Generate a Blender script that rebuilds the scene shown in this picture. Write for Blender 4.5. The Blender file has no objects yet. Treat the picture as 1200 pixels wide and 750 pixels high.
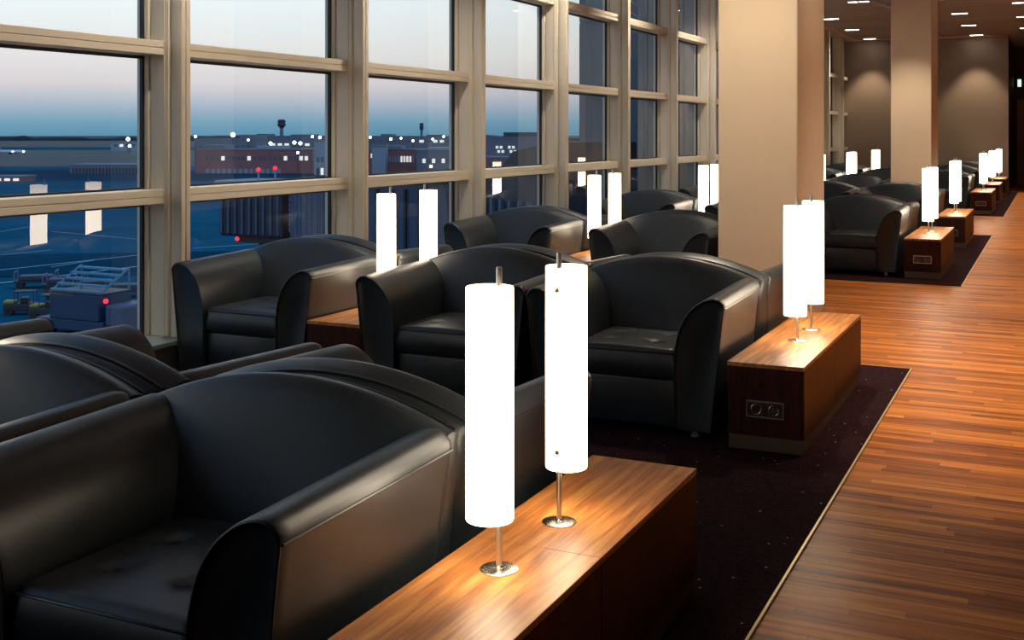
import bpy, bmesh, math, random
from mathutils import Vector, Matrix
random.seed(7)
C = bpy.context.scene.collection
R = math.radians

# ---------------------------------------------------------------- helpers
def link(name, bm, mat, parent=None, smooth=False, loc=None):
    me = bpy.data.meshes.new(name)
    bmesh.ops.recalc_face_normals(bm, faces=bm.faces[:])
    bm.to_mesh(me); bm.free()
    mats = mat if isinstance(mat, (list, tuple)) else [mat]
    for m in mats: me.materials.append(m)
    if smooth:
        for p in me.polygons: p.use_smooth = True
        try: me.set_sharp_from_angle(angle=R(smooth if smooth is not True else 50))
        except Exception: pass
    o = bpy.data.objects.new(name, me); C.objects.link(o)
    if loc: o.location = loc
    if parent: o.parent = parent
    return o

def empty(name, loc=(0,0,0), rz=0):
    o = bpy.data.objects.new(name, None); C.objects.link(o)
    o.location = loc; o.rotation_euler = (0,0,rz); o.empty_display_size = .1
    return o

def tag(o, label=None, cat=None, group=None, kind=None):
    if label: o['label'] = label
    if cat: o['category'] = cat
    if group: o['group'] = group
    if kind: o['kind'] = kind
    return o

def box(bm, x0,x1,y0,y1,z0,z1, bevel=0, seg=2, mi=0):
    vs = [bm.verts.new((x,y,z)) for x in (x0,x1) for y in (y0,y1) for z in (z0,z1)]
    F = [(0,1,3,2),(4,6,7,5),(0,4,5,1),(2,3,7,6),(0,2,6,4),(1,5,7,3)]
    fs = [bm.faces.new([vs[i] for i in f]) for f in F]
    for f in fs: f.material_index = mi
    if bevel:
        es = list({e for f in fs for e in f.edges})
        bmesh.ops.bevel(bm, geom=es, offset=bevel, segments=seg, profile=.5, affect='EDGES')
    return fs

def boxo(name, x0,x1,y0,y1,z0,z1, mat, parent=None, bevel=0):
    bm = bmesh.new(); box(bm,x0,x1,y0,y1,z0,z1,bevel)
    return link(name, bm, mat, parent)

def lathe(bm, prof, cx=0, cy=0, n=32, cap=True):
    rings = []
    for r,z in prof:
        rings.append([bm.verts.new((cx+r*math.cos(2*math.pi*i/n), cy+r*math.sin(2*math.pi*i/n), z)) for i in range(n)])
    for a,b in zip(rings, rings[1:]):
        for i in range(n):
            bm.faces.new((a[i],a[(i+1)%n],b[(i+1)%n],b[i]))
    if cap:
        bm.faces.new(rings[0][::-1]); bm.faces.new(rings[-1])
    return rings

def tube(bm, pts, r, n=8, closed=False):
    pts = [Vector(p) for p in pts]; N = len(pts); rings = []
    prev = None
    for i,p in enumerate(pts):
        if closed: t = pts[(i+1)%N]-pts[i-1]
        else: t = pts[min(i+1,N-1)]-pts[max(i-1,0)]
        t.normalize()
        if prev is None:
            a = Vector((0,0,1)) if abs(t.z)<.9 else Vector((1,0,0))
            u = t.cross(a).normalized()
        else:
            u = (prev - t*prev.dot(t)).normalized()
        prev = u; v = t.cross(u)
        rings.append([bm.verts.new(p + (u*math.cos(2*math.pi*k/n)+v*math.sin(2*math.pi*k/n))*r) for k in range(n)])
    M = N if closed else N-1
    for i in range(M):
        a,b = rings[i], rings[(i+1)%N]
        for k in range(n): bm.faces.new((a[k],a[(k+1)%n],b[(k+1)%n],b[k]))
    if not closed:
        bm.faces.new(rings[0][::-1]); bm.faces.new(rings[-1])

def catmull(P, k=5, closed=False):
    out = []; n = len(P)
    rng = range(n) if closed else range(n-1)
    for i in rng:
        p0 = P[(i-1)%n] if closed else P[max(i-1,0)]
        p1 = P[i]; p2 = P[(i+1)%n]; p3 = P[(i+2)%n] if closed else P[min(i+2,n-1)]
        for s in range(k):
            t = s/k
            out.append(tuple(.5*((2*b)+(-a+c)*t+(2*a-5*b+4*c-d)*t*t+(-a+3*b-3*c+d)*t**3)
                       for a,b,c,d in zip(p0,p1,p2,p3)))
    if not closed: out.append(tuple(P[-1]))
    return out

def loft(bm, rings, cap=True):
    vr = [[bm.verts.new(p) for p in r] for r in rings]
    n = len(vr[0])
    for a,b in zip(vr,vr[1:]):
        for i in range(n): bm.faces.new((a[i],a[(i+1)%n],b[(i+1)%n],b[i]))
    if cap: bm.faces.new(vr[0][::-1]); bm.faces.new(vr[-1])
    return vr

def copy_tree(o, parent=None):
    c = o.copy(); C.objects.link(c)
    if parent: c.parent = parent
    for ch in list(o.children): copy_tree(ch, c)
    return c

# ---------------------------------------------------------------- materials
def srgb(r,g,b):
    f = lambda c: (c/255/12.92) if c/255 <= .04045 else ((c/255+.055)/1.055)**2.4
    return (f(r),f(g),f(b),1)

class NT:
    def __init__(s, name):
        s.m = bpy.data.materials.new(name); s.m.use_nodes = True
        s.t = s.m.node_tree; s.n = s.t.nodes; s.l = s.t.links
        s.b = s.n['Principled BSDF']; s.out = s.n['Material Output']
    def add(s, t, **kw):
        n = s.n.new(t)
        for k,v in kw.items():
            if k.startswith('i_'): n.inputs[k[2:].replace('_',' ')].default_value = v
            else: setattr(n,k,v)
        return n
    def link(s,a,b): s.l.new(a,b)
    def coords(s, scale=(1,1,1), rot=(0,0,0), kind='Object'):
        tc = s.add('ShaderNodeTexCoord'); mp = s.add('ShaderNodeMapping')
        mp.inputs['Scale'].default_value = scale; mp.inputs['Rotation'].default_value = rot
        s.link(tc.outputs[kind], mp.inputs['Vector']); return mp.outputs['Vector']
    def ramp(s, fac, stops):
        r = s.add('ShaderNodeValToRGB'); e = r.color_ramp.elements
        while len(e) > 1: e.remove(e[-1])
        e[0].position = stops[0][0]; e[0].color = stops[0][1]
        for p,c in stops[1:]:
            x = e.new(p); x.color = c
        s.link(fac, r.inputs['Fac']); return r.outputs['Color']
    def bump(s, h, strength=.2, dist=.01):
        b = s.add('ShaderNodeBump'); b.inputs['Strength'].default_value = strength; b.inputs['Distance'].default_value = dist
        s.link(h, b.inputs['Height']); s.link(b.outputs['Normal'], s.b.inputs['Normal'])

def plain(name, col, rough=.5, metal=0, noise=0, nscale=8, spec=None, bump=0):
    n = NT(name); b = n.b
    b.inputs['Base Color'].default_value = col; b.inputs['Roughness'].default_value = rough; b.inputs['Metallic'].default_value = metal
    if spec is not None: b.inputs['Specular IOR Level'].default_value = spec
    if noise:
        v = n.coords(kind='Object'); t = n.add('ShaderNodeTexNoise', i_Scale=nscale, i_Detail=5.0); n.link(v, t.inputs['Vector'])
        lo = tuple(c*(1-noise) for c in col[:3])+(1,); hi = tuple(min(1,c*(1+noise)) for c in col[:3])+(1,)
        n.link(n.ramp(t.outputs['Fac'], [(.3,lo),(.7,hi)]), b.inputs['Base Color'])
        if bump: n.bump(t.outputs['Fac'], bump, .004)
    return n.m

def emis(name, col, strength):
    n = NT(name); n.b.inputs['Base Color'].default_value = col
    n.b.inputs['Emission Color'].default_value = col; n.b.inputs['Emission Strength'].default_value = strength
    return n.m

def leather(name, base, rough):
    n = NT(name); b = n.b
    v = n.coords((1,1,1)); t = n.add('ShaderNodeTexNoise', i_Scale=7.0, i_Detail=6.0, i_Roughness=.6); n.link(v,t.inputs['Vector'])
    vo = n.add('ShaderNodeTexVoronoi', i_Scale=260.0); n.link(v, vo.inputs['Vector'])
    n.link(n.ramp(t.outputs['Fac'], [(.3,tuple(c*.8 for c in base[:3])+(1,)),(.7,tuple(c*1.25 for c in base[:3])+(1,))]), b.inputs['Base Color'])
    mr = n.add('ShaderNodeMapRange'); mr.inputs['To Min'].default_value = rough-.05; mr.inputs['To Max'].default_value = rough+.09
    n.link(t.outputs['Fac'], mr.inputs['Value']); n.link(mr.outputs['Result'], b.inputs['Roughness'])
    b.inputs['Specular IOR Level'].default_value = .62
    big = n.add('ShaderNodeTexNoise', i_Scale=3.5, i_Detail=2.0); n.link(v,big.inputs['Vector'])
    ma = n.add('ShaderNodeMath', operation='MULTIPLY_ADD'); n.link(vo.outputs['Distance'], ma.inputs[0]); ma.inputs[1].default_value=.05; n.link(big.outputs['Fac'], ma.inputs[2])
    n.bump(ma.outputs[0], .25, .012)
    return n.m

def wood(name, stretch, cols, rough=.35, scale=1.0, coat=.2, rings=7.0):
    """cols dark..light; stretch = mapping scale (small along the grain)"""
    n = NT(name); b = n.b
    v = n.coords(stretch)
    t1 = n.add('ShaderNodeTexNoise', i_Scale=1.3*scale, i_Detail=3.0, i_Distortion=.25); n.link(v,t1.inputs['Vector'])
    m = n.add('ShaderNodeMath', operation='MULTIPLY'); m.inputs[1].default_value = rings; n.link(t1.outputs['Fac'], m.inputs[0])
    fr = n.add('ShaderNodeMath', operation='PINGPONG'); fr.inputs[1].default_value = .5; n.link(m.outputs[0], fr.inputs[0])
    t2 = n.add('ShaderNodeTexNoise', i_Scale=9.0*scale, i_Detail=8.0, i_Roughness=.7); n.link(v,t2.inputs['Vector'])
    mx = n.add('ShaderNodeMath', operation='MULTIPLY_ADD'); n.link(fr.outputs[0], mx.inputs[0]); mx.inputs[1].default_value=.9
    m3 = n.add('ShaderNodeMath', operation='MULTIPLY'); m3.inputs[1].default_value=.75; n.link(t2.outputs['Fac'], m3.inputs[0]); n.link(m3.outputs[0], mx.inputs[2])
    n.link(n.ramp(mx.outputs[0], [(.2,cols[0]),(.5,cols[1]),(.9,cols[2])]), b.inputs['Base Color'])
    b.inputs['Roughness'].default_value = rough; b.inputs['Coat Weight'].default_value = coat; b.inputs['Coat Roughness'].default_value = .25
    n.bump(t2.outputs['Fac'], .08, .003)
    return n.m

M_leather = leather('black_leather', (.011,.0165,.021,1), .37)
M_pipe = plain('leather_piping', (.012,.014,.016,1), .33)
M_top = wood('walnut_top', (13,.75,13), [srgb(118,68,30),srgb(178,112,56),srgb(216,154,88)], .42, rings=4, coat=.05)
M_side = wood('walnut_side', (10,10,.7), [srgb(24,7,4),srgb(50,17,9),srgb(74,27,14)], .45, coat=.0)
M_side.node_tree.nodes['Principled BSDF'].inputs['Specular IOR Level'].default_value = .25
M_steel = plain('brushed_steel', (.80,.76,.70,1), .36, 1.0)
M_brass = plain('brass_knob', (.75,.55,.25,1), .25, 1.0)
M_plinth = plain('bronze_plinth', srgb(112,98,82), .42, .6)
M_trim = plain('brass_trim', srgb(205,185,140), .4, .5)
M_black = plain('black_rubber', (.01,.01,.01,1), .5)
M_socket = plain('socket_dark', srgb(52,40,34), .4)
M_chrome = plain('socket_frame', (.6,.62,.6,1), .3, 1.0)
M_mull = plain('anodised_beige', srgb(214,200,176), .5, .0, noise=.04, nscale=2)
M_column = plain('column_plaster', srgb(226,203,172), .6, noise=.02, nscale=3)
M_wall = plain('wall_plaster', srgb(134,116,100), .6, noise=.03, nscale=2)
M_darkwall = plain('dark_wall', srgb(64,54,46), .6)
M_soffit = plain('soffit_paint', srgb(200,165,140), .6)
M_sill = plain('sill_metal', srgb(130,140,135), .4, .3)

def shade_mat():
    n = NT('lamp_shade_glass'); b = n.b
    b.inputs['Base Color'].default_value = (.9,.88,.84,1); b.inputs['Roughness'].default_value = .35
    b.inputs['Emission Color'].default_value = (1,.82,.60,1)
    tc = n.add('ShaderNodeTexCoord'); sx = n.add('ShaderNodeSeparateXYZ'); n.link(tc.outputs['Generated'], sx.inputs[0])
    # the bulb column sits inside the tube, both ends get a little less of it
    r = n.ramp(sx.outputs['Z'], [(0,(.72,.72,.72,1)),(.25,(1,1,1,1)),(.7,(1,1,1,1)),(1,(.42,.42,.42,1))])
    ml = n.add('ShaderNodeMath', operation='MULTIPLY'); ml.inputs[1].default_value = 11.0
    n.link(r, ml.inputs[0]); n.link(ml.outputs[0], b.inputs['Emission Strength'])
    return n.m
M_shade = shade_mat()

def floor_mat():
    n = NT('parquet'); b = n.b
    v = n.coords((1,1,1))
    br = n.add('ShaderNodeTexBrick', offset=0, offset_frequency=1, squash=1.0)
    br.inputs['Scale'].default_value = 1.0
    br.inputs['Brick Width'].default_value = .9; br.inputs['Row Height'].default_value = .05
    br.inputs['Mortar Size'].default_value = .0009; br.inputs['Color1'].default_value = (0,0,0,1); br.inputs['Color2'].default_value = (1,1,1,1)
    br.inputs['Mortar'].default_value = (.1,.1,.1,1); br.inputs['Bias'].default_value = 0
    sp = n.add('ShaderNodeSeparateXYZ'); n.link(v, sp.inputs[0])
    dv = n.add('ShaderNodeMath', operation='DIVIDE'); dv.inputs[1].default_value=.05; n.link(sp.outputs['Y'], dv.inputs[0])
    fl = n.add('ShaderNodeMath', operation='FLOOR'); n.link(dv.outputs[0], fl.inputs[0])
    wn = n.add('ShaderNodeTexWhiteNoise', noise_dimensions='1D'); n.link(fl.outputs[0], wn.inputs['W'])
    ox = n.add('ShaderNodeMath', operation='MULTIPLY_ADD'); ox.inputs[1].default_value=7.3; n.link(wn.outputs['Value'], ox.inputs[0]); n.link(sp.outputs['X'], ox.inputs[2])
    cb = n.add('ShaderNodeCombineXYZ'); n.link(ox.outputs[0], cb.inputs['X']); n.link(sp.outputs['Y'], cb.inputs['Y'])
    n.link(cb.outputs[0], br.inputs['Vector'])
    v2 = n.coords((1.6,42,1)); t = n.add('ShaderNodeTexNoise', i_Scale=1.2, i_Detail=7.0, i_Roughness=.65, i_Distortion=.5); n.link(v2,t.inputs['Vector'])
    bw = n.add('ShaderNodeRGBToBW'); n.link(br.outputs['Color'], bw.inputs[0])
    m = n.add('ShaderNodeMath', operation='MULTIPLY_ADD'); m.inputs[1].default_value=.36; n.link(bw.outputs[0], m.inputs[0])
    m2 = n.add('ShaderNodeMath', operation='MULTIPLY'); m2.inputs[1].default_value=.9; n.link(t.outputs['Fac'], m2.inputs[0]); n.link(m2.outputs[0], m.inputs[2])
    n.link(n.ramp(m.outputs[0], [(.30,srgb(66,28,8)),(.50,srgb(140,74,26)),(.72,srgb(196,116,46)),(.98,srgb(236,164,78))]), b.inputs['Base Color'])
    b.inputs['Roughness'].default_value = .42; b.inputs['Specular IOR Level'].default_value = .2
    n.bump(m.outputs[0], .06, .003)
    return n.m
M_floor = floor_mat()

def carpet_mat():
    n = NT('purple_carpet'); b = n.b
    v = n.coords((1,1,1))
    t = n.add('ShaderNodeTexNoise', i_Scale=90.0, i_Detail=4.0); n.link(v,t.inputs['Vector'])
    c = n.ramp(t.outputs['Fac'], [(.35,srgb(28,15,17)),(.7,srgb(58,33,38))])
    vo = n.add('ShaderNodeTexVoronoi', i_Scale=11.0); vo.inputs['Randomness'].default_value=.7; n.link(v,vo.inputs['Vector'])
    lt = n.add('ShaderNodeMath', operation='LESS_THAN'); lt.inputs[1].default_value=.055; n.link(vo.outputs['Distance'], lt.inputs[0])
    mx = n.add('ShaderNodeMix', data_type='RGBA'); n.link(lt.outputs[0], mx.inputs['Factor']); n.link(c, mx.inputs['A']); mx.inputs['B'].default_value = srgb(190,165,160)
    n.link(mx.outputs['Result'], b.inputs['Base Color']); b.inputs['Roughness'].default_value=.95; b.inputs['Specular IOR Level'].default_value=.05
    n.bump(t.outputs['Fac'], .4, .004)
    return n.m
M_carpet = carpet_mat()

def ceil_mat():
    n = NT('ceiling_boards'); b = n.b
    v = n.coords((1,1,1))
    br = n.add('ShaderNodeTexBrick', offset=0, squash=1.0); br.inputs['Scale'].default_value=1
    br.inputs['Brick Width'].default_value=2.65; br.inputs['Row Height'].default_value=.59; br.inputs['Mortar Size'].default_value=.012
    br.inputs['Color1'].default_value=srgb(150,126,110); br.inputs['Color2'].default_value=srgb(160,136,118); br.inputs['Mortar'].default_value=srgb(30,20,16)
    n.link(v, br.inputs['Vector']); n.link(br.outputs['Color'], b.inputs['Base Color']); b.inputs['Roughness'].default_value=.55
    return n.m
M_ceil = ceil_mat()

def glass_mat():
    n = NT('window_glass'); n.n.remove(n.b)
    tr = n.add('ShaderNodeBsdfTransparent'); tr.inputs['Color'].default_value=(.93,.965,.975,1)
    gl = n.add('ShaderNodeBsdfGlossy'); gl.inputs['Roughness'].default_value=.0
    fr = n.add('ShaderNodeFresnel', i_IOR=1.5); m = n.add('ShaderNodeMath', operation='MULTIPLY'); m.inputs[1].default_value=2.0; m.use_clamp=True
    n.link(fr.outputs[0], m.inputs[0])
    mx = n.add('ShaderNodeMixShader'); n.link(m.outputs[0], mx.inputs[0]); n.link(tr.outputs[0], mx.inputs[1]); n.link(gl.outputs[0], mx.inputs[2])
    n.link(mx.outputs[0], n.out.inputs['Surface'])
    return n.m
M_glass = glass_mat()

# ---------------------------------------------------------------- room shell
GX = -5.30; YB = 32.4; ZC = 4.1; XR = 4.2; Y0 = -4.0; YE = 37.0
def S(name, *a, **k):
    o = boxo(name, *a, **k); o['kind'] = 'structure'; return o
CX = -.834
S('floor', -5.6, XR, Y0, YE, -.12, 0, M_floor)
# carpet: the strip along the windows with its three bays towards the walkway
bm = bmesh.new()
box(bm, -4.98, -2.5, Y0+.02, YB-.02, .0, .006)
for a,b in ((.9,7.73),(12.15,18.4),(22.78,YB-.02)): box(bm, -2.5, CX, a, b, .0, .006)
tag(link('carpet', bm, M_carpet), kind='structure')
for k,(a,b) in enumerate(((.9,7.73),(12.15,18.4),(22.78,YB-.02))):
    bm = bmesh.new(); box(bm, CX, CX+.009, a, b, .0, .009)
    box(bm, -2.5, CX+.006, b, b+.006, .0, .008)
    tag(link('trim_%d'%(k+1), bm, M_trim), kind='structure')
S('ceiling', -5.6, XR, Y0, YE, ZC, ZC+.15, M_ceil)
S('trim_4', -5.35, -4.85, Y0, YB, ZC-.03, ZC, M_soffit)
S('trim_5', -4.85, -1.07, YB-.12, YB, ZC-.03, ZC, M_soffit)
S('wall_right', XR, XR+.15, Y0, YE, 0, ZC, M_wall)
S('wall_rear', -5.6, XR, Y0-.15, Y0, 0, ZC, M_wall)
bm = bmesh.new(); box(bm, -5.6, -1.07, YB, YB+.2, 0, ZC); tag(link('wall_end', bm, M_wall), kind='structure')
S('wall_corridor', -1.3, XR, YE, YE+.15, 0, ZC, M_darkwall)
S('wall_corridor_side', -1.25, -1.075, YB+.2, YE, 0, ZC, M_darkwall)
S('wall_left', -5.55, -5.0, Y0, YB, 0, .2, M_sill)
S('trim_6', -5.36, -4.96, Y0, YB, .2, .225, M_sill)

# windows: 18 bays of 2.1 m, mullions then rails and panes
RZ = (1.12, 2.07, 3.035)
ys = [5.66 + 2.1*i for i in range(-4, 13)]
tn = 7
for y in ys:
    bm = bmesh.new()
    box(bm, GX-.05, GX+.045, y-.065, y+.065, .225, ZC-.03, .004)
    box(bm, GX+.05, GX+.20, y-.052, y+.052, .225, ZC-.03, .006)
    box(bm, GX+.045, GX+.205, y-.04, y+.04, .225, ZC-.03)
    box(bm, GX+.155, GX+.17, y-.056, y+.056, .225, ZC-.03, .003)
    box(bm, GX+.212, GX+.30, y-.042, y-.004, .225, ZC-.03, .004)
    box(bm, GX+.212, GX+.30, y+.004, y+.042, .225, ZC-.03, .004)
    box(bm, GX+.20, GX+.29, y-.03, y+.03, .225, ZC-.03)
    tag(link('trim_%d'%tn, bm, M_mull, smooth=30), kind='structure'); tn += 1
edges = [Y0] + ys + [YB]
for i,(a,b) in enumerate(zip(edges, edges[1:])):
    w = empty('window_%d'%(i+1), (GX, (a+b)/2, .225)); tag(w, kind='structure')
    hw = (b-a)/2
    za = .0
    zs = [z-.225 for z in RZ] + [ZC-.03-.225]
    for z in zs[:3]:
        bm = bmesh.new()
        box(bm, .012, .165, -hw+.042, hw-.042, z-.045, z-.003, .003); box(bm, .012, .165, -hw+.042, hw-.042, z+.001, z+.045, .003)
        box(bm, .0, .16, -hw+.045, hw-.045, z-.04, z+.04)
        link('rail', bm, M_mull, w)
    lo = 0
    for z in zs:
        hi = z-.045 if z != zs[-1] else z
        box_bm = bmesh.new(); box(box_bm, -.004, .004, -hw+.066, hw-.066, lo+.004, hi-.004)
        # single sheet only: keep the room side face of the pane
        bm = bmesh.new(); vs = [bm.verts.new(p) for p in ((0,-hw+.066,lo+.004),(0,hw-.066,lo+.004),(0,hw-.066,hi-.004),(0,-hw+.066,hi-.004))]; bm.faces.new(vs); box_bm.free()
        link('glass_pane', bm, M_glass, w)
        bm = bmesh.new(); g = .022
        box(bm, -.012,.012, -hw+.06, -hw+.06+g, lo, hi); box(bm, -.012,.012, hw-.06-g, hw-.06, lo, hi)
        box(bm, -.012,.012, -hw+.06, hw-.06, lo, lo+.012); box(bm, -.012,.012, -hw+.06, hw-.06, hi-g, hi)
        link('gasket', bm, M_black, w)
        lo = z+.045

# columns
def column(n, yc, x1=None):
    bm = bmesh.new(); box(bm, -2.42, -1.79, yc, yc+1.13, 0, ZC, .012, 2)
    tag(link('column', bm, M_column), kind='structure', label=n)
column('beige plaster column standing behind the nearer pair of walkway lamps', 8.9)
column('beige plaster column farther down the lounge', 19.55)

# ---------------------------------------------------------------- armchair
ARM = [(.275,.05),(.272,.30),(.274,.42),(.286,.50),(.312,.578),(.352,.640),(.405,.685),(.455,.706),(.498,.706),(.522,.688),(.531,.664),(.522,.60),(.503,.42),(.480,.22),(.462,.05)]
def arm_section(scale=1.0, s=1, y=0, rise=0):
    P = catmull(ARM, 4)
    cx, cz = .40, .40
    out = []
    for x,z in P:
        xx = cx+(x-cx)*scale; zz = z if z < .1 else cz+(z-cz)*(1-(1-scale)*.55)
        k = max(0,(z-.3)/.4)
        out.append((s*xx, y, zz+rise*k))
    return out
def make_arm(s, parent):
    bm = bmesh.new(); rings = []
    st = [(-.428,.86),(-.433,.93),(-.4375,.955),(-.437,.985),(-.428,1.0),(-.40,1.0)]
    for i in range(11): st.append((-.34+.6*i/10, 1.0))
    st += [(.285,.995),(.305,.97),(.318,.92)]
    for y,sc in st:
        sec = arm_section(sc, s, y, .022*max(0,(y+.43)/.75))
        kk = max(0,(y-.05)/.27)
        rings.append([(px_, py_-.075*kk*(1-min(1,pz_/.68)), pz_) for px_,py_,pz_ in sec])
    loft(bm, rings)
    a = link('armrest', bm, M_leather, parent, smooth=60)
    bm = bmesh.new()
    tube(bm, arm_section(.957, s, -.4375, 0), .0042, 6)
    # seam along the outer top edge
    pts = []
    for i in range(12):
        y = -.435+.735*i/11; r = .022*max(0,(y+.43)/.75)
        pts.append((s*.5315, y, .661+r*.6))
    tube(bm, pts, .0038, 6)
    link('piping', bm, M_pipe, a, smooth=True)
    return a

def back_h(x): return .712 + .112*(1-min(1,abs(x)/.52)**2.0)
def make_back(parent):
    bm = bmesh.new(); rings = []
    xs = [-.518,-.512,-.50,-.48]+[-.45+.9*i/20 for i in range(21)]+[.48,.50,.512,.518]
    for x in xs:
        h = back_h(x); e = abs(x)
        shr = 0
        if e > .48: shr = {.50:.012,.512:.028,.518:.05}.get(round(e,3), 0)
        P = [(.10+shr,.26),(.135+shr,.44),(.20+shr*.6,.60),(.262+shr*.4,h-.06),(.292,h-.014),(.312,h),(.345,h-.004),(.392,h-.022),(.425-shr,h-.055),(.436-shr,h-.12),(.428-shr,.40),(.422-shr,.20),(.418-shr,.05),(.25,.05),(.12+shr,.08)]
        P = catmull(P, 3, closed=True)
        ring = []
        for y,z in P:
            t = min(1,max(0,(y-.32)/.08)); t = t*t*(3-2*t)
            f = (.885+.115*min(1,max(0,z/.68)))*(1-.035*t)
            ring.append((x*f, y, z))
        rings.append(ring)
    loft(bm, rings)
    b = link('backrest', bm, M_leather, parent, smooth=60)
    bm = bmesh.new()
    pts = []
    for i in range(31):
        x = -.497+.994*i/30; pts.append((x*.98, .400, back_h(x)-.022))
    tube(bm, pts, .004, 6)
    link('piping', bm, M_pipe, b, smooth=True)
    return b

def make_seat(parent):
    bm = bmesh.new(); NX, NY = 44, 44
    x0,x1,y0,y1 = -.272,.272,-.418,.17
    def top(u,v):
        x = x0+(x1-x0)*u; y = y0+(y1-y0)*v
        z = .438+.012*math.sin(math.pi*u)*math.sin(math.pi*min(1,v*1.0))**.5 if 0<v<1 else .438
        for bx in (-.115,.115):
            for by in (-.24,-.03):
                d2 = (x-bx)**2+(y-by)**2
                z -= .013*math.exp(-d2/.0013)
        e = min(u,1-u)*(x1-x0); f = v*(y1-y0)
        for d in (e,f):
            if d < .03: z -= .03-math.sqrt(max(0,.03**2-(.03-d)**2))
        return (x,y,z)
    g = [[bm.verts.new(top((i/NX)**1.0, j/NY)) for i in range(NX+1)] for j in range(NY+1)]
    for j in range(NY):
        for i in range(NX): bm.faces.new((g[j][i],g[j][i+1],g[j+1][i+1],g[j+1][i]))
    # skirt: front bulges a little and returns under
    rim = [g[0][i] for i in range(NX+1)]+[g[j][NX] for j in range(1,NY+1)]+[g[NY][i] for i in range(NX-1,-1,-1)]+[g[j][0] for j in range(NY-1,0,-1)]
    prev = rim
    for z,o in ((.36,.006),(.31,.004),(.285,-.010)):
        cur = []
        for v in rim:
            yy = v.co.y - (o if abs(v.co.y-y0)<.001 else 0)
            cur.append(bm.verts.new((v.co.x, yy, z)))
        n = len(rim)
        for i in range(n): bm.faces.new((prev[i],prev[(i+1)%n],cur[(i+1)%n],cur[i]))
        prev = cur
    bm.faces.new(prev)
    s = link('seat_cushion', bm, M_leather, parent, smooth=60)
    bm = bmesh.new(); tube(bm, [(-.266,-.41,.424),(-.26,-.421,.420),(0,-.4215,.420),(.26,-.421,.420),(.266,-.41,.424)], .004, 6)
    link('piping', bm, M_pipe, s, smooth=True)
    for bx in (-.115,.115):
        for by in (-.24,-.03):
            bm = bmesh.new()
            for a in (R(45),R(135)):
                dx,dy = .011*math.cos(a), .011*math.sin(a)
                tube(bm, [(bx-dx,by-dy,.437),(bx,by,.4405),(bx+dx,by+dy,.437)], .0018, 5)
            link('cross_stitch', bm, M_pipe, s)
    return s

def make_chair(name='armchair'):
    t = empty(name)
    make_back(t); make_arm(1,t); make_arm(-1,t); make_seat(t)
    bm = bmesh.new(); box(bm, -.27,.27,-.408,.12,.05,.286,.012,3)
    link('seat_base', bm, M_leather, t, smooth=50)
    for x in (-.36,.36):
        for y in (-.35,.36):
            bm = bmesh.new(); lathe(bm, [(.024,.006),(.024,.014),(.016,.02),(.016,.055)], x, y, 16)
            link('leg', bm, M_steel, t, smooth=40)
    return t

# ---------------------------------------------------------------- side table
TL, TW, TH = 1.74, .365, .42
def make_table(socket=True):
    t = empty('side_table')
    h = TL/2
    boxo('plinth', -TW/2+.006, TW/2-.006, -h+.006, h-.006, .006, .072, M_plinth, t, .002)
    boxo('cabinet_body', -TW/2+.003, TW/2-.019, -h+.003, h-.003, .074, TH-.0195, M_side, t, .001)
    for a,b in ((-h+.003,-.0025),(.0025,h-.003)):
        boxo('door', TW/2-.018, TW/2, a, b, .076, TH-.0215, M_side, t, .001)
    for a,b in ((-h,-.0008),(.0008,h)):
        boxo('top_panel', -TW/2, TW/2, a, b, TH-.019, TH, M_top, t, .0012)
    if socket:
        bm = bmesh.new()
        y = -h-.004
        z0,z1 = .165,.245
        x0,x1 = -.085,.085
        # frame ring of four bars
        box(bm, x0-.004,x1+.004,y-.003,-h+.002,z1-.007,z1,.001); box(bm, x0-.004,x1+.004,y-.003,-h+.002,z0,z0+.006,.001)
        box(bm, x0-.004,x0+.001,y-.001,-h+.002,z0,z1); box(bm, x1-.001,x1+.004,y-.001,-h+.002,z0,z1)
        s = link('socket_frame', bm, M_chrome, t)
        for cx in (-.042,.042):
            bm = bmesh.new()
            box(bm, cx-.040,cx+.040,y+.001,-h+.002,z0+.005,z1-.006,.0015)
            f = link('power_socket', bm, M_socket, s)
            bm = bmesh.new()
            ring = [(cx+.0235*math.cos(2*math.pi*k/28), y-.0005, .205+.0235*math.sin(2*math.pi*k/28)) for k in range(28)]
            tube(bm, ring, .0017, 6, closed=True)
            for sx in (-.0095,.0095): tube(bm, [(cx+sx,y-.0005,.205),(cx+sx,y+.002,.205)], .003, 8)
            tube(bm, [(cx,y-.001,.186),(cx,y-.001,.196)], .0015, 5); tube(bm, [(cx,y-.001,.214),(cx,y-.001,.224)], .0015, 5)
            link('socket_rim', bm, M_brass, s, smooth=True)
    return t

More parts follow.
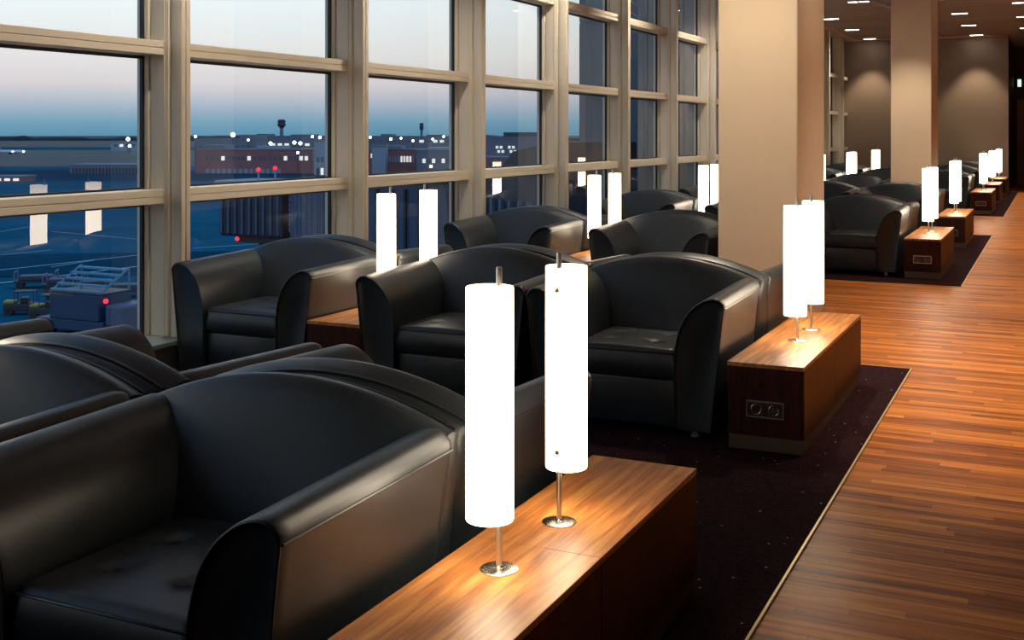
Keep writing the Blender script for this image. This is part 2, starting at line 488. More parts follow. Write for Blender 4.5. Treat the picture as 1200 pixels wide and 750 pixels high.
# ---------------------------------------------------------------- lamp; rod at origin, shade axis at -y (rod on +y side)
def make_lamp():
    t = empty('table_lamp')
    bm = bmesh.new(); lathe(bm, [(.0485,.0),(.0485,.003),(.046,.0045),(.012,.0075),(.0085,.012)], n=48)
    n = NT('radial_steel')
    n.b.inputs['Metallic'].default_value=1; n.b.inputs['Base Color'].default_value=(.66,.62,.56,1); n.b.inputs['Roughness'].default_value=.25
    tg = n.add('ShaderNodeTangent', direction_type='RADIAL', axis='Z'); n.link(tg.outputs[0], n.b.inputs['Tangent']); n.b.inputs['Anisotropic'].default_value=.55
    link('base', bm, n.m, t, smooth=30)
    bm = bmesh.new(); lathe(bm, [(.0075,.008),(.0075,.757),(.0062,.76)], n=20); link('stem', bm, M_steel, t, smooth=30)
    bm = bmesh.new(); r=.0595; ri=.0565; z0,z1=.143,.717; cy=-.052
    lathe(bm, [(ri,z0+.003),(ri+.0008,z0),(r-.0008,z0),(r,z0+.003),(r,z1-.003),(r-.0008,z1),(ri+.0008,z1),(ri,z1-.003),(ri,z0+.003)], 0, cy, 48, cap=False)
    s = link('lamp_shade', bm, M_shade, t, smooth=50)
    bm = bmesh.new(); lathe(bm, [(.052,z1-.012),(.054,z1-.010),(.054,z1-.006),(.052,z1-.004)], 0, cy, 40)
    link('diffuser_disc', bm, M_shade, s, smooth=30)
    for z in (.20,.655):
        bm = bmesh.new()
        tube(bm, [(0,-.03,z),(0,.0135,z)], .002, 8); tube(bm, [(0,.009,z),(0,.0165,z)], .0068, 16)
        link('screw_knob', bm, M_brass, t, smooth=30)
    return t

chairP = make_chair(); tableP = make_table(); tableQ = make_table(False); lampP = make_lamp()
used = {'c':0,'t':0,'l':0,'q':0}
def put(proto, key, loc, rz, label, cat, group):
    o = proto if used[key]==0 else copy_tree(proto)
    used[key] += 1
    o.location = loc; o.rotation_euler = (0,0,rz)
    tag(o, label, cat, group); return o

ORD = ['nearest','second','third','fourth','fifth','sixth','seventh','eighth','farthest']
SEAT = {'a':'seat at the walkway end','m':'middle seat','w':'window seat'}
def chair_label(r,c,k):
    sp = {('0an'):'large black leather armchair in the foreground beside the nearest table',
          ('0mn'):'black leather armchair cut by the left frame edge, beside the foreground chair',
          ('0mf'):'black leather armchair turned away, behind the chair at the left frame edge',
          ('0af'):'black leather armchair turned away, back against the large foreground chair',
          ('0wf'):'brown-lit armchair arm at the far left, below the first window bay',
          ('1an'):'black leather armchair facing us, its arm beside the table with two visible sockets',
          ('1mn'):'black leather armchair facing us, partly behind the nearest white tube lamp',
          ('1wn'):'black leather armchair facing us under the second window bay, left of the small table',
          ('2mn'):'grey-lit black leather armchair facing us directly left of the nearer column',
          ('2wn'):'black leather armchair facing us under the fourth window bay'}.get('%d%s%s'%(r,c,k))
    if sp: return sp
    if k=='n': return 'black leather armchair facing the camera, %s of the %s row'%(SEAT[c],ORD[r])
    return 'black leather armchair turned away from us, %s of the %s row'%(SEAT[c],ORD[r])
# rows: (yc, name). aisle side tables at X=-1.24, window side at X=-3.79
ZF = .006
AISLE = {0:2.75, 1:6.26, 3:13.41, 4:17.00, 6:23.97, 7:27.5, 8:30.95}
WIND  = {0:2.77, 1:6.38, 2:9.97, 3:13.55, 4:17.15, 5:20.75, 6:24.35, 7:27.9}
AO = {r:i for i,r in enumerate(AISLE)}
NTH = ['nearest','second','third','fourth','fifth','sixth','farthest']
AT = ['long walnut side table in the foreground under the two largest lamps','walnut side table with double socket, standing before the nearer column']+['walnut side table by the walkway, %s from the camera'%n for n in NTH[2:6]]+['farthest walnut side table by the walkway, close to the end wall']
for r,y in AISLE.items():
    put(tableP,'t',(-1.2375,y,ZF),0,AT[AO[r]],'side table','walnut side tables along the walkway')
    for dy,rz,k in ((-.185,0,'n'),(.20,math.pi,'f')):
        put(lampP,'l',({0:-1.258,1:-1.224}.get(r,-1.24),y+dy,ZF+TH),rz,'%s of two white tube lamps on the %s walkway side table'%('nearer' if k=='n' else 'farther', NTH[AO[r]]),'table lamp','tube lamps on the walkway side tables')
for r,y in WIND.items():
    put(tableQ,'q',(-3.775,y,ZF),0,'walnut side table between armchairs on the window side, %s row'%ORD[r],'side table','walnut side tables between the window armchairs')
    for dy,rz,k in ((-.21,0,'n'),(.22,math.pi,'f')):
        put(lampP,'l',(-3.79,y+dy,ZF+TH),rz,'%s of two white tube lamps between window armchairs, %s row'%('nearer' if k=='n' else 'farther', ORD[r]),'table lamp','tube lamps on the window side tables')
for r in range(9):
    ya = AISLE.get(r, None); yw = WIND.get(r, None)
    cols = []
    if ya is not None: cols.append(('a',-1.975,ya+.05))
    if yw is not None or ya is not None:
        cols.append(('m',-3.065,(yw if yw is not None else ya)+(-.03 if r else 0.0)))
    if yw is not None: cols.append(('w',-4.476,yw+(.03 if r==1 else -.03)))
    for c,x,y in cols:
        put(chairP,'c',(x,y-.44,ZF),0,chair_label(r,c,'n'),'armchair','black leather armchairs in back-to-back pairs')
        put(chairP,'c',(x,y+.44,ZF),math.pi,chair_label(r,c,'f'),'armchair','black leather armchairs in back-to-back pairs')

# ---------------------------------------------------------------- ceiling lights
M_dl = emis('downlight_glow', (1,.93,.82,1), 12)
M_dlf = plain('downlight_frame', (.5,.5,.48,1), .4, .5)
def make_dl():
    t = empty('recessed_downlight')
    bm = bmesh.new()
    box(bm,-.17,.17,-.10,-.085,-.012,0); box(bm,-.17,.17,.085,.10,-.012,0); box(bm,-.17,-.155,-.085,.085,-.012,0); box(bm,.155,.17,-.085,.085,-.012,0)
    link('frame', bm, M_dlf, t)
    boxo('light_panel', -.155,.155,-.085,.085,-.008,-.001, M_dl, t)
    return t
dlP = make_dl(); first=True
DL = []
for k in range(11): DL.append((-1.82, 2.5+2.945*k))
for k in range(-1,11): DL.append((-4.5, 2.5+2.945*k))
DL.append((.05, 7.0))
for k in range(1,9): DL.append((-.58, 6.75+2.945*k))
DL += [(-3.54,22.9),(-3.33,22.9)]
def spot(x,y,power,size,blend=.6,z=ZC-.03,rot=(0,0,0),col=(1,.80,.58),rad=.06):
    l = bpy.data.lights.new('downlight_or_fill_beam','SPOT'); l.energy=power; l.spot_size=R(size); l.spot_blend=blend; l.color=col; l.shadow_soft_size=rad
    o = bpy.data.objects.new('downlight_or_fill_beam', l); C.objects.link(o); o.location=(x,y,z); o.rotation_euler=rot; return o
def dl_label(i):
    x,y = DL[i]
    if i >= len(DL)-2: return ['left','right'][i-len(DL)+2]+' of the paired bright square downlights by the curved rail'
    nm = 'along the windows' if x<-4 else 'above the walkway edge' if x>-1 else 'above the walkway side tables'
    n = sum(1 for a_,b_ in DL[:-2] if (a_==x or (x>-1 and a_>-1)) and b_>y)
    return 'flat recessed downlight %s, %s'%(nm, 'closest to the end wall' if n==0 else ['','second','third','fourth','fifth','sixth','seventh','eighth','ninth','tenth','eleventh','twelfth','thirteenth'][n]+' from the end wall')
for i,(x,y) in enumerate(DL):
    o = dlP if i==0 else copy_tree(dlP)
    o.location=(x,y,ZC); tag(o,dl_label(i),'ceiling light','recessed downlights in the brown ceiling')
    if i >= len(DL)-2: o.scale=(.55,.9,1)
    if y > 31: continue
    if x < -4: spot(-4.1,y,240,95,.9,rot=(0,R(-30)*-1,0),col=(1,.92,.82))
    elif x > -1: spot(x,y,520 if y<8 else 330,66,.8)
    elif x < -3: pass
    elif y > 12 : spot(x,y,30,90)
for k in range(3,11): spot(2.2, 1.7+2.945*k, 110, 95)  # added fill row over the unseen right side, no ceiling fixtures here
spot(-4.5,31.8,230,75,.5); spot(-1.82,31.8,230,75,.5)
# spots washing the columns' near faces
spot(-2.1,7.9,330,95,.8,col=(1,.86,.68)); spot(-2.1,18.5,260,80,col=(1,.86,.68))
spot(-1.1,9.5,120,80,.8)  # added spot brightening the nearer column's walkway side, has no fixture

# ---------------------------------------------------------------- outside
RAIL = [(-3.9,17.5,4.0),(-3.6,19.5,4.0),(-3.25,21.2,4.0),(-3.05,22.2,4.0),(-2.85,23.8,4.0),(-2.75,25.6,4.0)]
t = empty('ceiling_rail',(0,0,0))
for o_ in (0,.28):
    bm = bmesh.new(); tube(bm, [(x+o_,y-o_*.3,z) for x,y,z in catmull(RAIL,6)], .022, 10); link('rail_tube', bm, M_chrome, t, smooth=50)
for x,y,z in RAIL[::2]:
    boxo('hanger', x-.02,x+.30,y-.02,y+.02,z+.015,ZC, M_chrome, t)
tag(t,'pair of curved metal rails under the ceiling left of the farther column','ceiling rail')
ZG = -10.0
a = R(25.47); rx,ry = math.cos(a), math.sin(a); fx,fy = -math.sin(a), math.cos(a)
def at(px, d, z=0):   # point of the site plan: bearing read off the photo, distance along the view
    l = (px-600)/1333*d
    return Vector((l*rx+d*fx, l*ry+d*fy, z))
def zy(py, d): return 1.52+(157-py)*d/1333
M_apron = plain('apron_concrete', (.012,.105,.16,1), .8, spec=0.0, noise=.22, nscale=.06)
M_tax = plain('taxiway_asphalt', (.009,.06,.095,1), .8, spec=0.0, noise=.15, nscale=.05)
M_grass = plain('airfield_grass', (.055,.062,.055,1), .9, noise=.25, nscale=.02)
M_line = plain('ground_paint', (.30,.48,.55,1), .7)
M_forest = plain('forest_foliage', (.018,.032,.042,1), .9, noise=.3, nscale=.02)
bm = bmesh.new()
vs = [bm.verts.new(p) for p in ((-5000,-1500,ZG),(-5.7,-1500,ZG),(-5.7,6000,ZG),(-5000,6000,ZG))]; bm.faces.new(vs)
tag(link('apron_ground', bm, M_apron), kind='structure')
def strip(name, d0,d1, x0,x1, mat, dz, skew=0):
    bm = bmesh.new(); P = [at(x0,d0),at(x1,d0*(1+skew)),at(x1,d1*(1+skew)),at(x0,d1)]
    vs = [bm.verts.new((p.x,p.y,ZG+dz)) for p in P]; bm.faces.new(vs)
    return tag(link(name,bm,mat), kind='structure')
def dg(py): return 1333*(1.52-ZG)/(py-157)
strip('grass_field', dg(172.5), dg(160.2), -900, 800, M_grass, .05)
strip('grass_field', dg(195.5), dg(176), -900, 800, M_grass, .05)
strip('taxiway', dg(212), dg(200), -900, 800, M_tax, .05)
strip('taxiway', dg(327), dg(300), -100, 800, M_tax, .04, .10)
for (pa,pb,w) in (((-40,322),(180,298),.30),((-40,338),(180,311),.35),((0,300),(60,294),.2),((60,314),(110,306),.2),((60,272),(180,283),.2),((-20,276),(60,262),.2),((226,292),(388,281),.25)):
    p = at(pa[0],dg(pa[1])); q = at(pb[0],dg(pb[1])); d=(q-p).normalized(); nrm=Vector((-d.y,d.x,0))*w/2
    bm = bmesh.new(); vs=[bm.verts.new((v.x,v.y,ZG+.09)) for v in (p-nrm,q-nrm,q+nrm,p+nrm)]; bm.faces.new(vs)
    tag(link('ground_marking', bm, M_line), kind='structure')
# distant tree belt with an uneven top
bm = bmesh.new(); N=160; prev=None
for i in range(N+1):
    px = -950+1800*i/N; d = 1900
    h = zy(160,d)+random.uniform(-1.5,2)+2*math.sin(i*.25)
    cur = []
    for dd,hh in ((0,ZG),(2,ZG+ (h-ZG)*.8),(30,h),(120,h-1),(160,ZG)):
        p = at(px,d+dd); cur.append(bm.verts.new((p.x,p.y,hh)))
    if prev:
        for k in range(4): bm.faces.new((prev[k],cur[k],cur[k+1],prev[k+1]))
    prev = cur
tag(link('tree_belt', bm, M_forest), 'dark belt of trees along the horizon beyond the airfield','trees',kind='stuff')

M_brick = plain('brick_facade', srgb(140,96,100), .8, noise=.1, nscale=.3)
M_conc = plain('pale_cladding', srgb(130,150,168), .7, noise=.06, nscale=.2)
M_conc2 = plain('grey_cladding', srgb(96,112,132), .7)
M_dark = plain('dark_cladding', srgb(46,58,76), .6)
M_win = plain('dull_window', srgb(70,90,110), .3)
M_lit = emis('lit_window', (1,.93,.8,1), .75)
M_white_l = emis('airfield_light', (.9,.95,1,1), 14)
M_red_l = emis('red_beacon', (1,.02,.03,1), 2.5)
def frame_mat(px0, px1, d, d2=None):
    """local frame of a facade between two bearings"""
    p = at(px0,d); q = at(px1,d2 or d); v=(q-p); L=v.length; ang=math.atan2(v.y,v.x); return p, L, ang
def building(name, label, px0, px1, ytop, ybase, d, depth, mat, wins=None, d2=None, roofbits=()):
    p,L,ang = frame_mat(px0,px1,d,d2)
    t = empty(name,(p.x,p.y,ZG),ang); H = zy(ytop,d)-ZG
    boxo('wall', 0,L,0,depth,0,H, mat, t)
    boxo('roof_edge', -.2,L+.2,-.2,depth+.2,H,H+.35, M_conc2, t)
    s = L/(px1-px0)
    for (a0,a1,yt,mt) in roofbits:
        boxo('roof_unit', (a0-px0)*s,(a1-px0)*s, 1, depth-1, H+.35, zy(yt,d)-ZG, mt, t)
    if wins:
        for (yy0,yy1,n,x0,x1,lit,mt) in wins:
            z1,z0 = zy(yy0,d)-ZG, zy(yy1,d)-ZG
            w = (x1-x0)*s/n
            for k in range(n):
                xa = (x0-px0)*s + w*k + w*.18
                w_o = boxo('window', xa, xa+w*.64, -.08, .05, z0, z1, M_lit if random.random()<lit else mt, t)
    tag(t,label,'building'); return t
building('terminal_building','red brick airport building with two rows of small windows, seen through the second window bay',
   229,366,176,212,330,14,M_brick,[(183,188,20,240,362,.25,M_win),(198,203,14,240,330,.05,M_conc)],roofbits=((236,262,170,M_conc2),(300,330,171,M_conc)))
building('office_building','pale grey airport block with bright narrow openings beside the brick building',
   368,392,166,213,318,12,M_conc,[(184,190,4,370,390,.4,M_win),(197,205,4,370,390,.2,M_dark)])
building('terminal_hall','long low grey hall behind the brick building',
   228,300,163,180,420,20,M_conc2,[(170,173,9,232,296,.3,M_win)],roofbits=((280,300,158,M_conc2),))
building('office_building','grey block with rooftop plant under the control tower',
   286,392,160,180,520,20,M_conc2,[(168,171,12,292,388,.35,M_win)],roofbits=((300,312,157,M_dark),(340,366,157.5,M_conc2)))
building('terminal_building','red and white airport building seen through the third window bay',
   428,492,176,207,320,14,M_brick,[(180,185,7,434,452,.4,M_win),(183,190,9,455,486,.35,M_conc)],roofbits=((432,470,171,M_conc2),))
building('office_building','pale panelled block in front of the red and white building',
   436,452,172,206,312,6,M_conc)
building('hangar','green grey hall with pale roof right of the red and white building',
   488,534,177,204,300,20,M_conc2,[(186,191,6,494,528,.4,M_win)],roofbits=((500,526,173,M_conc),))
building('terminal_building','distant grey buildings line along the third bay horizon',
   430,534,160,172,640,20,M_conc2,[(164,167,12,434,530,.35,M_win)],roofbits=((446,460,157,M_conc2),(500,520,158,M_dark)))
building('hangar','low hall with angled skylights seen through the fourth window bay',
   568,636,162,206,260,20,M_conc2,[(171,174,5,580,604,.7,M_win),(176,179,5,582,606,.7,M_win),(190,194,6,575,630,.3,M_win)],roofbits=((590,634,155,M_dark),))
building('terminal_building','dull red low building at the foot of the fourth window bay',
   568,640,186,210,230,12,M_brick,[(190,194,8,572,634,.25,M_win)])
building('terminal_building','red building beside the dark glass wing in the fifth bay',
   664,682,172,196,300,12,M_brick,[(180,184,3,667,680,.3,M_win)])
building('hangar','pale open-sided parking hall on the airfield behind the first window bay',
   82,172,194,206,330,14,M_conc2,[(197,205,22,84,170,.0,M_dark)])
building('hangar','small blue lit hall near the tree line in the first bay',
   130,168,167,174,760,20,M_conc,[(169,172,5,132,166,.4,M_win)])
building('office_building','white fronted low building at the left edge of the first bay',
   -30,25,208,220,270,8,M_brick,[(209,212,5,-28,24,.9,M_conc)])

# control tower and mast
def tower(name,label,px,ytop,d,r,flare):
    p = at(px,d); t = empty(name,(p.x,p.y,ZG)); H = zy(ytop,d)-ZG
    bm = bmesh.new(); lathe(bm, [(r,0),(r*.8,H*.7)], n=20); link('shaft', bm, M_conc2, t, smooth=40)
    bm = bmesh.new(); lathe(bm, [(r*.8,H*.7),(r*flare,H*.8),(r*flare,H*.84),(r*flare*.8,H*.86),(r*flare*.95,H*.95),(r*flare*.6,H)], n=20); link('control_cabin', bm, M_dark, t, smooth=40)
    tag(t,label,'tower'); return t
tower('control_tower','slender airport control tower with flared cabin above the buildings',330,140,900,1.7,2.0)
tower('radio_mast','thin dark mast rising on the horizon in the third window bay',494,144,900,1.2,1.5)

# dark glass wing of the terminal
M_wingglass = plain('wing_glass', (.03,.10,.15,1), .2, 0, spec=.6)
M_wingframe = plain('wing_frame', (.03,.04,.05,1), .4)
t = empty('terminal_wing',(-9.75,24.0,ZG))
boxo('wall', 0, 4.1, .1, 12, 0, 22, M_wingframe, t)
nx, nz = 5, 12
for i in range(nx):
    for j in range(nz):
        w=4.1/nx; h=1.55; z=3.2+j*h
        boxo('glass_panel', i*w+.012,(i+1)*w-.012, 0,.1, z+.012, z+h-.012, M_wingglass, t)
tag(t,'dark glass terminal wing filling the far window bays','building')

# aircraft on the taxiway
M_plane = plain('aircraft_white', (.55,.62,.68,1), .4)
def aircraft(px, d, L, label):
    p = at(px,d); t = empty('aircraft',(p.x,p.y,ZG), a+math.pi); r = L*.052; z=r*1.9
    bm = bmesh.new(); pr = [(-.5,.02,.5),(-.47,.45,.1),(-.42,.8,0),(-.35,1,0),(.2,1,0),(.35,.75,.15),(.45,.4,.4),(.5,.1,.6)]
    rings=[]
    for u,s,up in pr:
        rings.append([(u*L, r*s*math.cos(2*math.pi*k/16), z+r*up+r*s*math.sin(2*math.pi*k/16)) for k in range(16)])
    loft(bm,rings); link('fuselage',bm,M_plane,t,smooth=60)
    bm = bmesh.new(); loft(bm,[[(.30*L,-.1,z+r*.5),(.47*L,-.1,z+r*.8),(.47*L,.1,z+r*.8),(.30*L,.1,z+r*.5)],[(.45*L,-.06,z+r*4),(.52*L,-.06,z+r*4),(.52*L,.06,z+r*4),(.45*L,.06,z+r*4)]]); link('tail_fin',bm,M_conc,t)
    for s in (-1,1):
        bm = bmesh.new(); loft(bm,[[(-.12*L,s*r*.6,z-r*.5),(.08*L,s*r*.6,z-r*.5),(.08*L,s*r*.6,z-r*.3),(-.12*L,s*r*.6,z-r*.3)],[(.08*L,s*L*.45,z),(.13*L,s*L*.45,z),(.13*L,s*L*.45,z+.1),(.08*L,s*L*.45,z+.1)]]); link('wing',bm,M_plane,t)
        bm = bmesh.new(); e=[]
        for x,q in ((-.14*L,.5),(-.12*L,.6),(-.06*L,.5)): e.append([(x,s*L*.15+r*q*math.cos(2*math.pi*k/12),z-r*.9+r*q*math.sin(2*math.pi*k/12)) for k in range(12)])
        loft(bm,e); link('engine',bm,M_conc,t,smooth=50)
        bm = bmesh.new(); tube(bm,[(.05*L,s*r*.8,z-r*.5),(.05*L,s*r*.8,.6)],.2,8); lathe(bm,[(.6,.0),(.6,.9)],.05*L,s*r*.8,12); link('main_gear',bm,M_black,t)
    bm = bmesh.new(); tube(bm,[(-.38*L,0,z-r*.8),(-.38*L,0,.5)],.15,8); lathe(bm,[(.45,0),(.45,.7)],-.38*L,0,12); link('nose_gear',bm,M_black,t)
    for x,y,zz in ((-.05*L,r*1.05,z-r*.3),(-.4*L,r*.8,z)):
        bm = bmesh.new(); bmesh.ops.create_icosphere(bm,subdivisions=1,radius=.55,matrix=Matrix.Translation((x,y,zz))); link('landing_light',bm,M_white_l,t)
    tag(t,label,'aircraft'); return t
aircraft(14, 640, 17, 'white airliner taxiing on the field at the far left window')

# lamps over the airfield: small light poles
def light_pole(px, py, d, mat, rad, label, group=None):
    p = at(px,d); t = empty('light_pole',(p.x,p.y,ZG)); H = zy(py,d)-ZG
    bm = bmesh.new(); lathe(bm,[(.12*d/300,0),(.08*d/300,H)],n=8); link('pole',bm,M_dark,t)
    bm = bmesh.new(); bmesh.ops.create_icosphere(bm,subdivisions=2,radius=rad,matrix=Matrix.Translation((0,0,H))); link('light_head',bm,mat,t,smooth=60)
    tag(t,label,'light pole',group)
poles = [(150,163,700,1.1,'bright floodlight above the blue hall in the first bay'),(152,171,690,.9,'floodlight lower down beside the blue hall in the first bay'),
 (273,158,400,.8,'bright floodlight on the roof line left of the control tower'),(229,160,400,.45,'floodlight at the left edge of the second bay skyline'),
 (291,164,400,.4,'small floodlight left of centre in the second bay'),(317,168,400,.6,'floodlight just left of the control tower shaft'),
 (345,167,400,.6,'floodlight just right of the control tower shaft'),(352,168,400,.6,'floodlight second to the right of the control tower'),
 (366,160,400,.45,'floodlight above the pale block, near the mullion'),(375,161,400,.5,'floodlight at the right end of the second bay skyline'),
 (349,179,310,.35,'low yellow floodlight in front of the brick building'),(434,161,430,.45,'floodlight at the left of the third bay skyline'),
 (458,163,430,.5,'floodlight above the red and white building'),(470,162,430,.4,'floodlight midway along the third bay skyline'),
 (484,165,430,.45,'floodlight left of the thin mast'),(507,163,430,.4,'floodlight right of the thin mast'),(520,160,430,.4,'floodlight near the right end of the third bay skyline'),
 (505,195,290,.35,'low floodlight in front of the green grey hall')]
for px,py,d,rad,l in poles: light_pole(px,py,d,M_white_l,rad,l,'airfield floodlights')

# boarding bridge below the second bay
M_bridge = plain('bridge_cladding', srgb(62,80,108), .5)
M_bridge2 = plain('bridge_dark', srgb(30,40,56), .5)
p,L,ang = frame_mat(256,330,62,60)
t = empty('boarding_bridge',(p.x,p.y,ZG),ang)
z0,z1 = zy(276,62)-ZG, zy(217,62)-ZG
boxo('tunnel',0,L,0,3.2,z0,z1,M_bridge2,t,.15)
boxo('roof',-.2,L+2.6,-.2,3.4,z1,zy(211,62)-ZG,M_conc,t,.1)
for k in range(9): boxo('side_rib', .2+L*k/9, .32+L*k/9, -.08,.02, z0+.15,z1-.15, M_bridge,t)
bm = bmesh.new(); lathe(bm,[(1.75,z0),(1.75,z1+.1)],L+1.5,1.6,40); link('rotunda',bm,M_bridge,t,smooth=40)
bm = bmesh.new()
for k in range(14):
    an = R(-155+k*10); 
    for j in range(8):
        zz = z0+.35+j*(z1-z0-.6)/8
        x,y = L+1.5+1.77*math.cos(an), 1.6+1.77*math.sin(an)
        tube(bm,[(x,y,zz),(x,y,zz+.2)],.05,5)
link('louvre_panel',bm,M_conc2,t)
boxo('service_cabin', L+3.1, L+5.2, .2, 3, z0-.2, z1, M_bridge, t, .1)
boxo('chassis', 1, L, .4, 2.6, z0-.35, z0, M_black, t)
for x in (1.2, 2.6):
    for y in (.5,2.4):
        bm = bmesh.new(); tube(bm,[(x,y-.25,.55),(x,y+.25,.55)],.55,20); link('wheel',bm,M_black,t,smooth=40)
for x in (1.9,L+1.5):
    bm = bmesh.new(); tube(bm,[(x,1.5,.5 if x<2 else 0),(x,1.5,z0)],.3,14); link('support_leg',bm,M_bridge2,t,smooth=40)
for px,py in ((285,279),(295,199),(323,197)):
    q = at(px,61.5); loc = Matrix.Rotation(-ang,3,'Z')@(q-p)
    zz = zy(py,61.5)-ZG
    bm = bmesh.new(); bmesh.ops.create_icosphere(bm,subdivisions=2,radius=.11,matrix=Matrix.Translation((loc.x,-.25 if py>250 else 1,zz)));
    link('beacon',bm,M_red_l,t,smooth=60)
    if py<250: bm = bmesh.new(); tube(bm,[(loc.x,1,z1),(loc.x,1,zz)],.05,6); link('beacon_post',bm,M_conc,t)
tag(t,'dark boarding bridge with round louvred end and red beacons below the second bay','boarding bridge')

# annexe roofs just below bays three and four
p,L,ang = frame_mat(425,560,40,38)
t = empty('terminal_annex',(p.x,p.y,ZG),ang)
H = zy(214,40)-ZG
boxo('wall',0,L,0,8,0,H,M_bridge,t); boxo('roof_edge',-.2,L+.2,-.2,8.2,H,H+.25,M_bridge2,t)
for k in range(8): boxo('facade_rib', L*k/8,L*k/8+.1,-.1,.02,0,H-.2,M_bridge2,t)
tag(t,'dark blue annexe below the third window bay behind the tall lamps','building')
p,L,ang = frame_mat(568,645,24.5,22)
t = empty('terminal_annex',(p.x,p.y,ZG),ang); H = zy(216,24)-ZG
bm = bmesh.new(); loft(bm,[[(0,0,0),(L,0,0),(L,0,H+.9),(L*.45,0,H+.7),(0,0,H-.2)],[(0,2,0),(L,2,0),(L,2,H+.9),(L*.45,2,H+.7),(0,2,H-.2)]]); link('wall',bm,M_bridge2,t)
for k in range(7): boxo('facade_rib', L*k/7,L*k/7+.08,-.08,.02,0,H-.3,M_conc2,t)
tag(t,'dark annexe with slanting roof line below the fourth window bay','building')

# baggage dollies, tugs and the belt loader
M_dolly = plain('dolly_frame', (.02,.03,.04,1), .6)
M_yel = plain('tug_yellow', srgb(150,140,30), .5)
M_blue = plain('loader_blue', srgb(26,56,88), .5)
M_roofw = plain('loader_slats', srgb(90,140,165), .6)
def dolly(px,py,rz,label):
    d = dg(py); p = at(px,d); t = empty('baggage_dolly',(p.x,p.y,ZG),a+rz)
    boxo('bed',-1.5,1.5,-.8,.8,.45,.6,M_dolly,t,.03)
    for x in (-1.45,1.4):
        bm = bmesh.new(); tube(bm,[(x,-.75,.6),(x,-.75,1.25),(x,.75,1.25),(x,.75,.6)],.05,6); link('end_rail',bm,M_conc2,t)
    boxo('load',-1.2,1.1,-.7,.7,.6,.95,M_dark,t,.08)
    bm = bmesh.new(); tube(bm,[(1.5,0,.45),(2.3,0,.35)],.05,6); link('tow_bar',bm,M_dolly,t)
    for x in (-1.1,1.1):
        for y in (-.7,.7):
            bm = bmesh.new(); tube(bm,[(x,y-.1,.25),(x,y+.1,.25)],.25,14); link('wheel',bm,M_black,t)
    tag(t,label,'baggage dolly','baggage dollies parked on the apron')
dolly(43,337,.25,'leftmost dark baggage dolly in the far line on the apron')
dolly(77,341,.2,'second baggage dolly from the left in the far line')
dolly(113,344,.2,'third baggage dolly from the left in the far line')
dolly(151,348,.2,'rightmost baggage dolly in the far line, near the mullion')
def tug(px,py,mat,label,rz):
    d = dg(py); p = at(px,d); t = empty('baggage_tug',(p.x,p.y,ZG),a+rz); t.scale=(.72,.72,.72)
    boxo('body',-1.4,1.4,-.75,.75,.35,1.0,M_dolly,t,.1); boxo('hood',-1.4,-.4,-.6,.6,1.0,1.25,mat,t,.08)
    boxo('seat',.0,.6,-.5,.5,1.0,1.5,M_black,t,.06); boxo('canopy',-.5,1.2,-.7,.7,2.0,2.1,M_dolly,t,.03)
    for x in (-.45,1.15):
        for y in (-.65,.65):
            bm = bmesh.new(); tube(bm,[(x,y,1),(x,y,2)],.04,6); link('canopy_post',bm,M_dolly,t)
    for x in (-.9,.9):
        for y in (-.7,.7):
            bm = bmesh.new(); tube(bm,[(x,y-.12,.35),(x,y+.12,.35)],.35,16); link('wheel',bm,M_black,t)
    tag(t,label,'tug')
tug(25,368,M_yel,'yellow and grey baggage tug at the left edge of the apron',.2)
tug(56,373,M_yel,'yellow baggage tug beside the dark carts',-.1)
tug(74,360,M_dolly,'dark baggage tug parked left of the blue loader',.3)
d = dg(392); p = at(106,d); t = empty('container_loader',(p.x,p.y,ZG),a-.45)
boxo('chassis',-3,2.2,-1.2,1.2,.4,1.0,M_blue,t,.05)
boxo('box_body',-1.9,1.9,-1.25,1.25,1.0,2.5,M_blue,t,.08)
for k in range(5): boxo('roof_slat',-1.9,1.9,-1.2+k*.5,-.88+k*.5,2.6+k*.26,2.72+k*.26,M_roofw,t,.02)
boxo('roof_frame',-1.95,1.95,-1.3,1.3,2.5,2.56,M_bridge2,t,.01)
for x in (-1.85,1.85):
    bm = bmesh.new(); tube(bm,[(x,-1.2,2.5),(x,1.1,3.8)],.07,6); tube(bm,[(x,1.1,2.5),(x,1.1,3.8)],.06,6); link('slat_support',bm,M_roofw,t)
boxo('driver_cab',2.2,3.6,-1.1,1.1,.5,2.0,M_bridge,t,.15)
for x in (-2,2.6):
    for y in (-1.1,1.1):
        bm = bmesh.new(); tube(bm,[(x,y-.15,.45),(x,y+.15,.45)],.45,18); link('wheel',bm,M_black,t)
bm = bmesh.new(); bmesh.ops.create_icosphere(bm,subdivisions=2,radius=.14,matrix=Matrix.Translation((2.3,-1.1,2.2))); link('beacon',bm,M_red_l,t,smooth=60)
tag(t,'blue container loader with slatted pale roof and red beacon on the apron','airport vehicle')

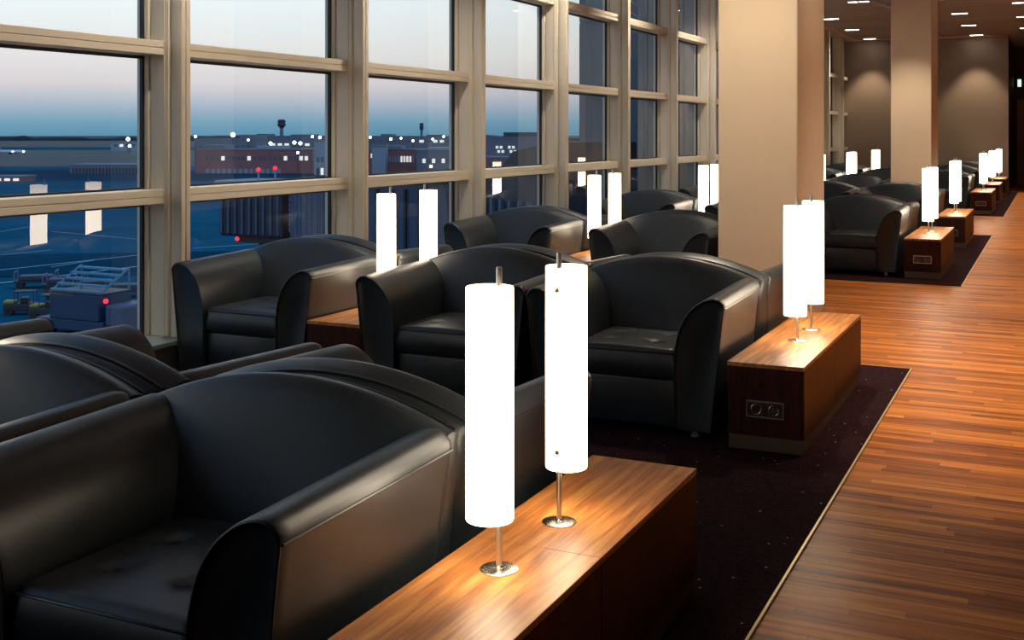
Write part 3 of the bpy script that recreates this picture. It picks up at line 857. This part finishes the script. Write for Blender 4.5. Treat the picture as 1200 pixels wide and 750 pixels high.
# corridor door and exit sign
d1 = boxo('door_1', -.98,-.20, YE-.06, YE-.002, 0, 2.55, M_wall); d1['kind']='structure'
bm = bmesh.new(); tube(bm,[(-.3,YE-.12,1.0),(-.3,YE-.12,1.25)],.015,8); link('door_handle',bm,M_steel,d1)
t = empty('exit_sign',(-.92,YE-.02,3.02))
boxo('sign_box',-.10,.10,-.06,0,-.2,.2,plain('sign_green',srgb(30,120,70),.5),t,.01)
boxo('sign_panel',-.05,.05,-.063,-.06,-.1,.12,emis('sign_glow',(.8,1,.85,1),1.0),t)
tag(t,'small green and white emergency exit sign high on the dark corridor wall','exit sign')

# ---------------------------------------------------------------- world
W = bpy.data.worlds.new('dusk'); bpy.context.scene.world = W; W.use_nodes = True
nt = W.node_tree; N_ = nt.nodes; bg = N_['Background']
tc = N_.new('ShaderNodeTexCoord'); sp = N_.new('ShaderNodeSeparateXYZ'); nt.links.new(tc.outputs['Generated'], sp.inputs[0])
rp = N_.new('ShaderNodeValToRGB'); e = rp.color_ramp.elements
mr = N_.new('ShaderNodeMapRange'); mr.inputs['From Min'].default_value=-.02; mr.inputs['From Max'].default_value=.48; nt.links.new(sp.outputs['Z'], mr.inputs['Value'])
stops = [(-.02,(60,100,125)),(0.0,(92,144,170)),(.009,(110,154,178)),(.018,(143,169,188)),(.027,(174,183,197)),(.043,(214,206,209)),(.068,(228,225,222)),(.11,(234,241,242)),(.22,(222,234,240)),(.34,(165,200,232)),(.48,(110,160,215))]
while len(e)>1: e.remove(e[-1])
for i,(z,c) in enumerate(stops):
    q = (z+.02)/.5
    if i==0: e[0].position=0; e[0].color=srgb(*c)
    else: x=e.new(q); x.color=srgb(*c)
nt.links.new(mr.outputs[0], rp.inputs[0]); nt.links.new(rp.outputs[0], bg.inputs['Color']); bg.inputs['Strength'].default_value=1.22

# ---------------------------------------------------------------- camera
cam = bpy.data.cameras.new('camera'); co = bpy.data.objects.new('camera', cam); C.objects.link(co)
co.location=(0,0,1.52); co.rotation_euler=(R(90),0,a)
cam.sensor_width=36; cam.sensor_fit='HORIZONTAL'; cam.lens=36*1333/1200
cam.shift_x=0; cam.shift_y=-(375-157)/1200; cam.clip_start=.05; cam.clip_end=9000
sc = bpy.context.scene; sc.camera = co
vs_ = sc.view_settings; vs_.view_transform='Standard'; vs_.look='None'; vs_.exposure=0; vs_.gamma=1; vs_.use_curve_mapping=False
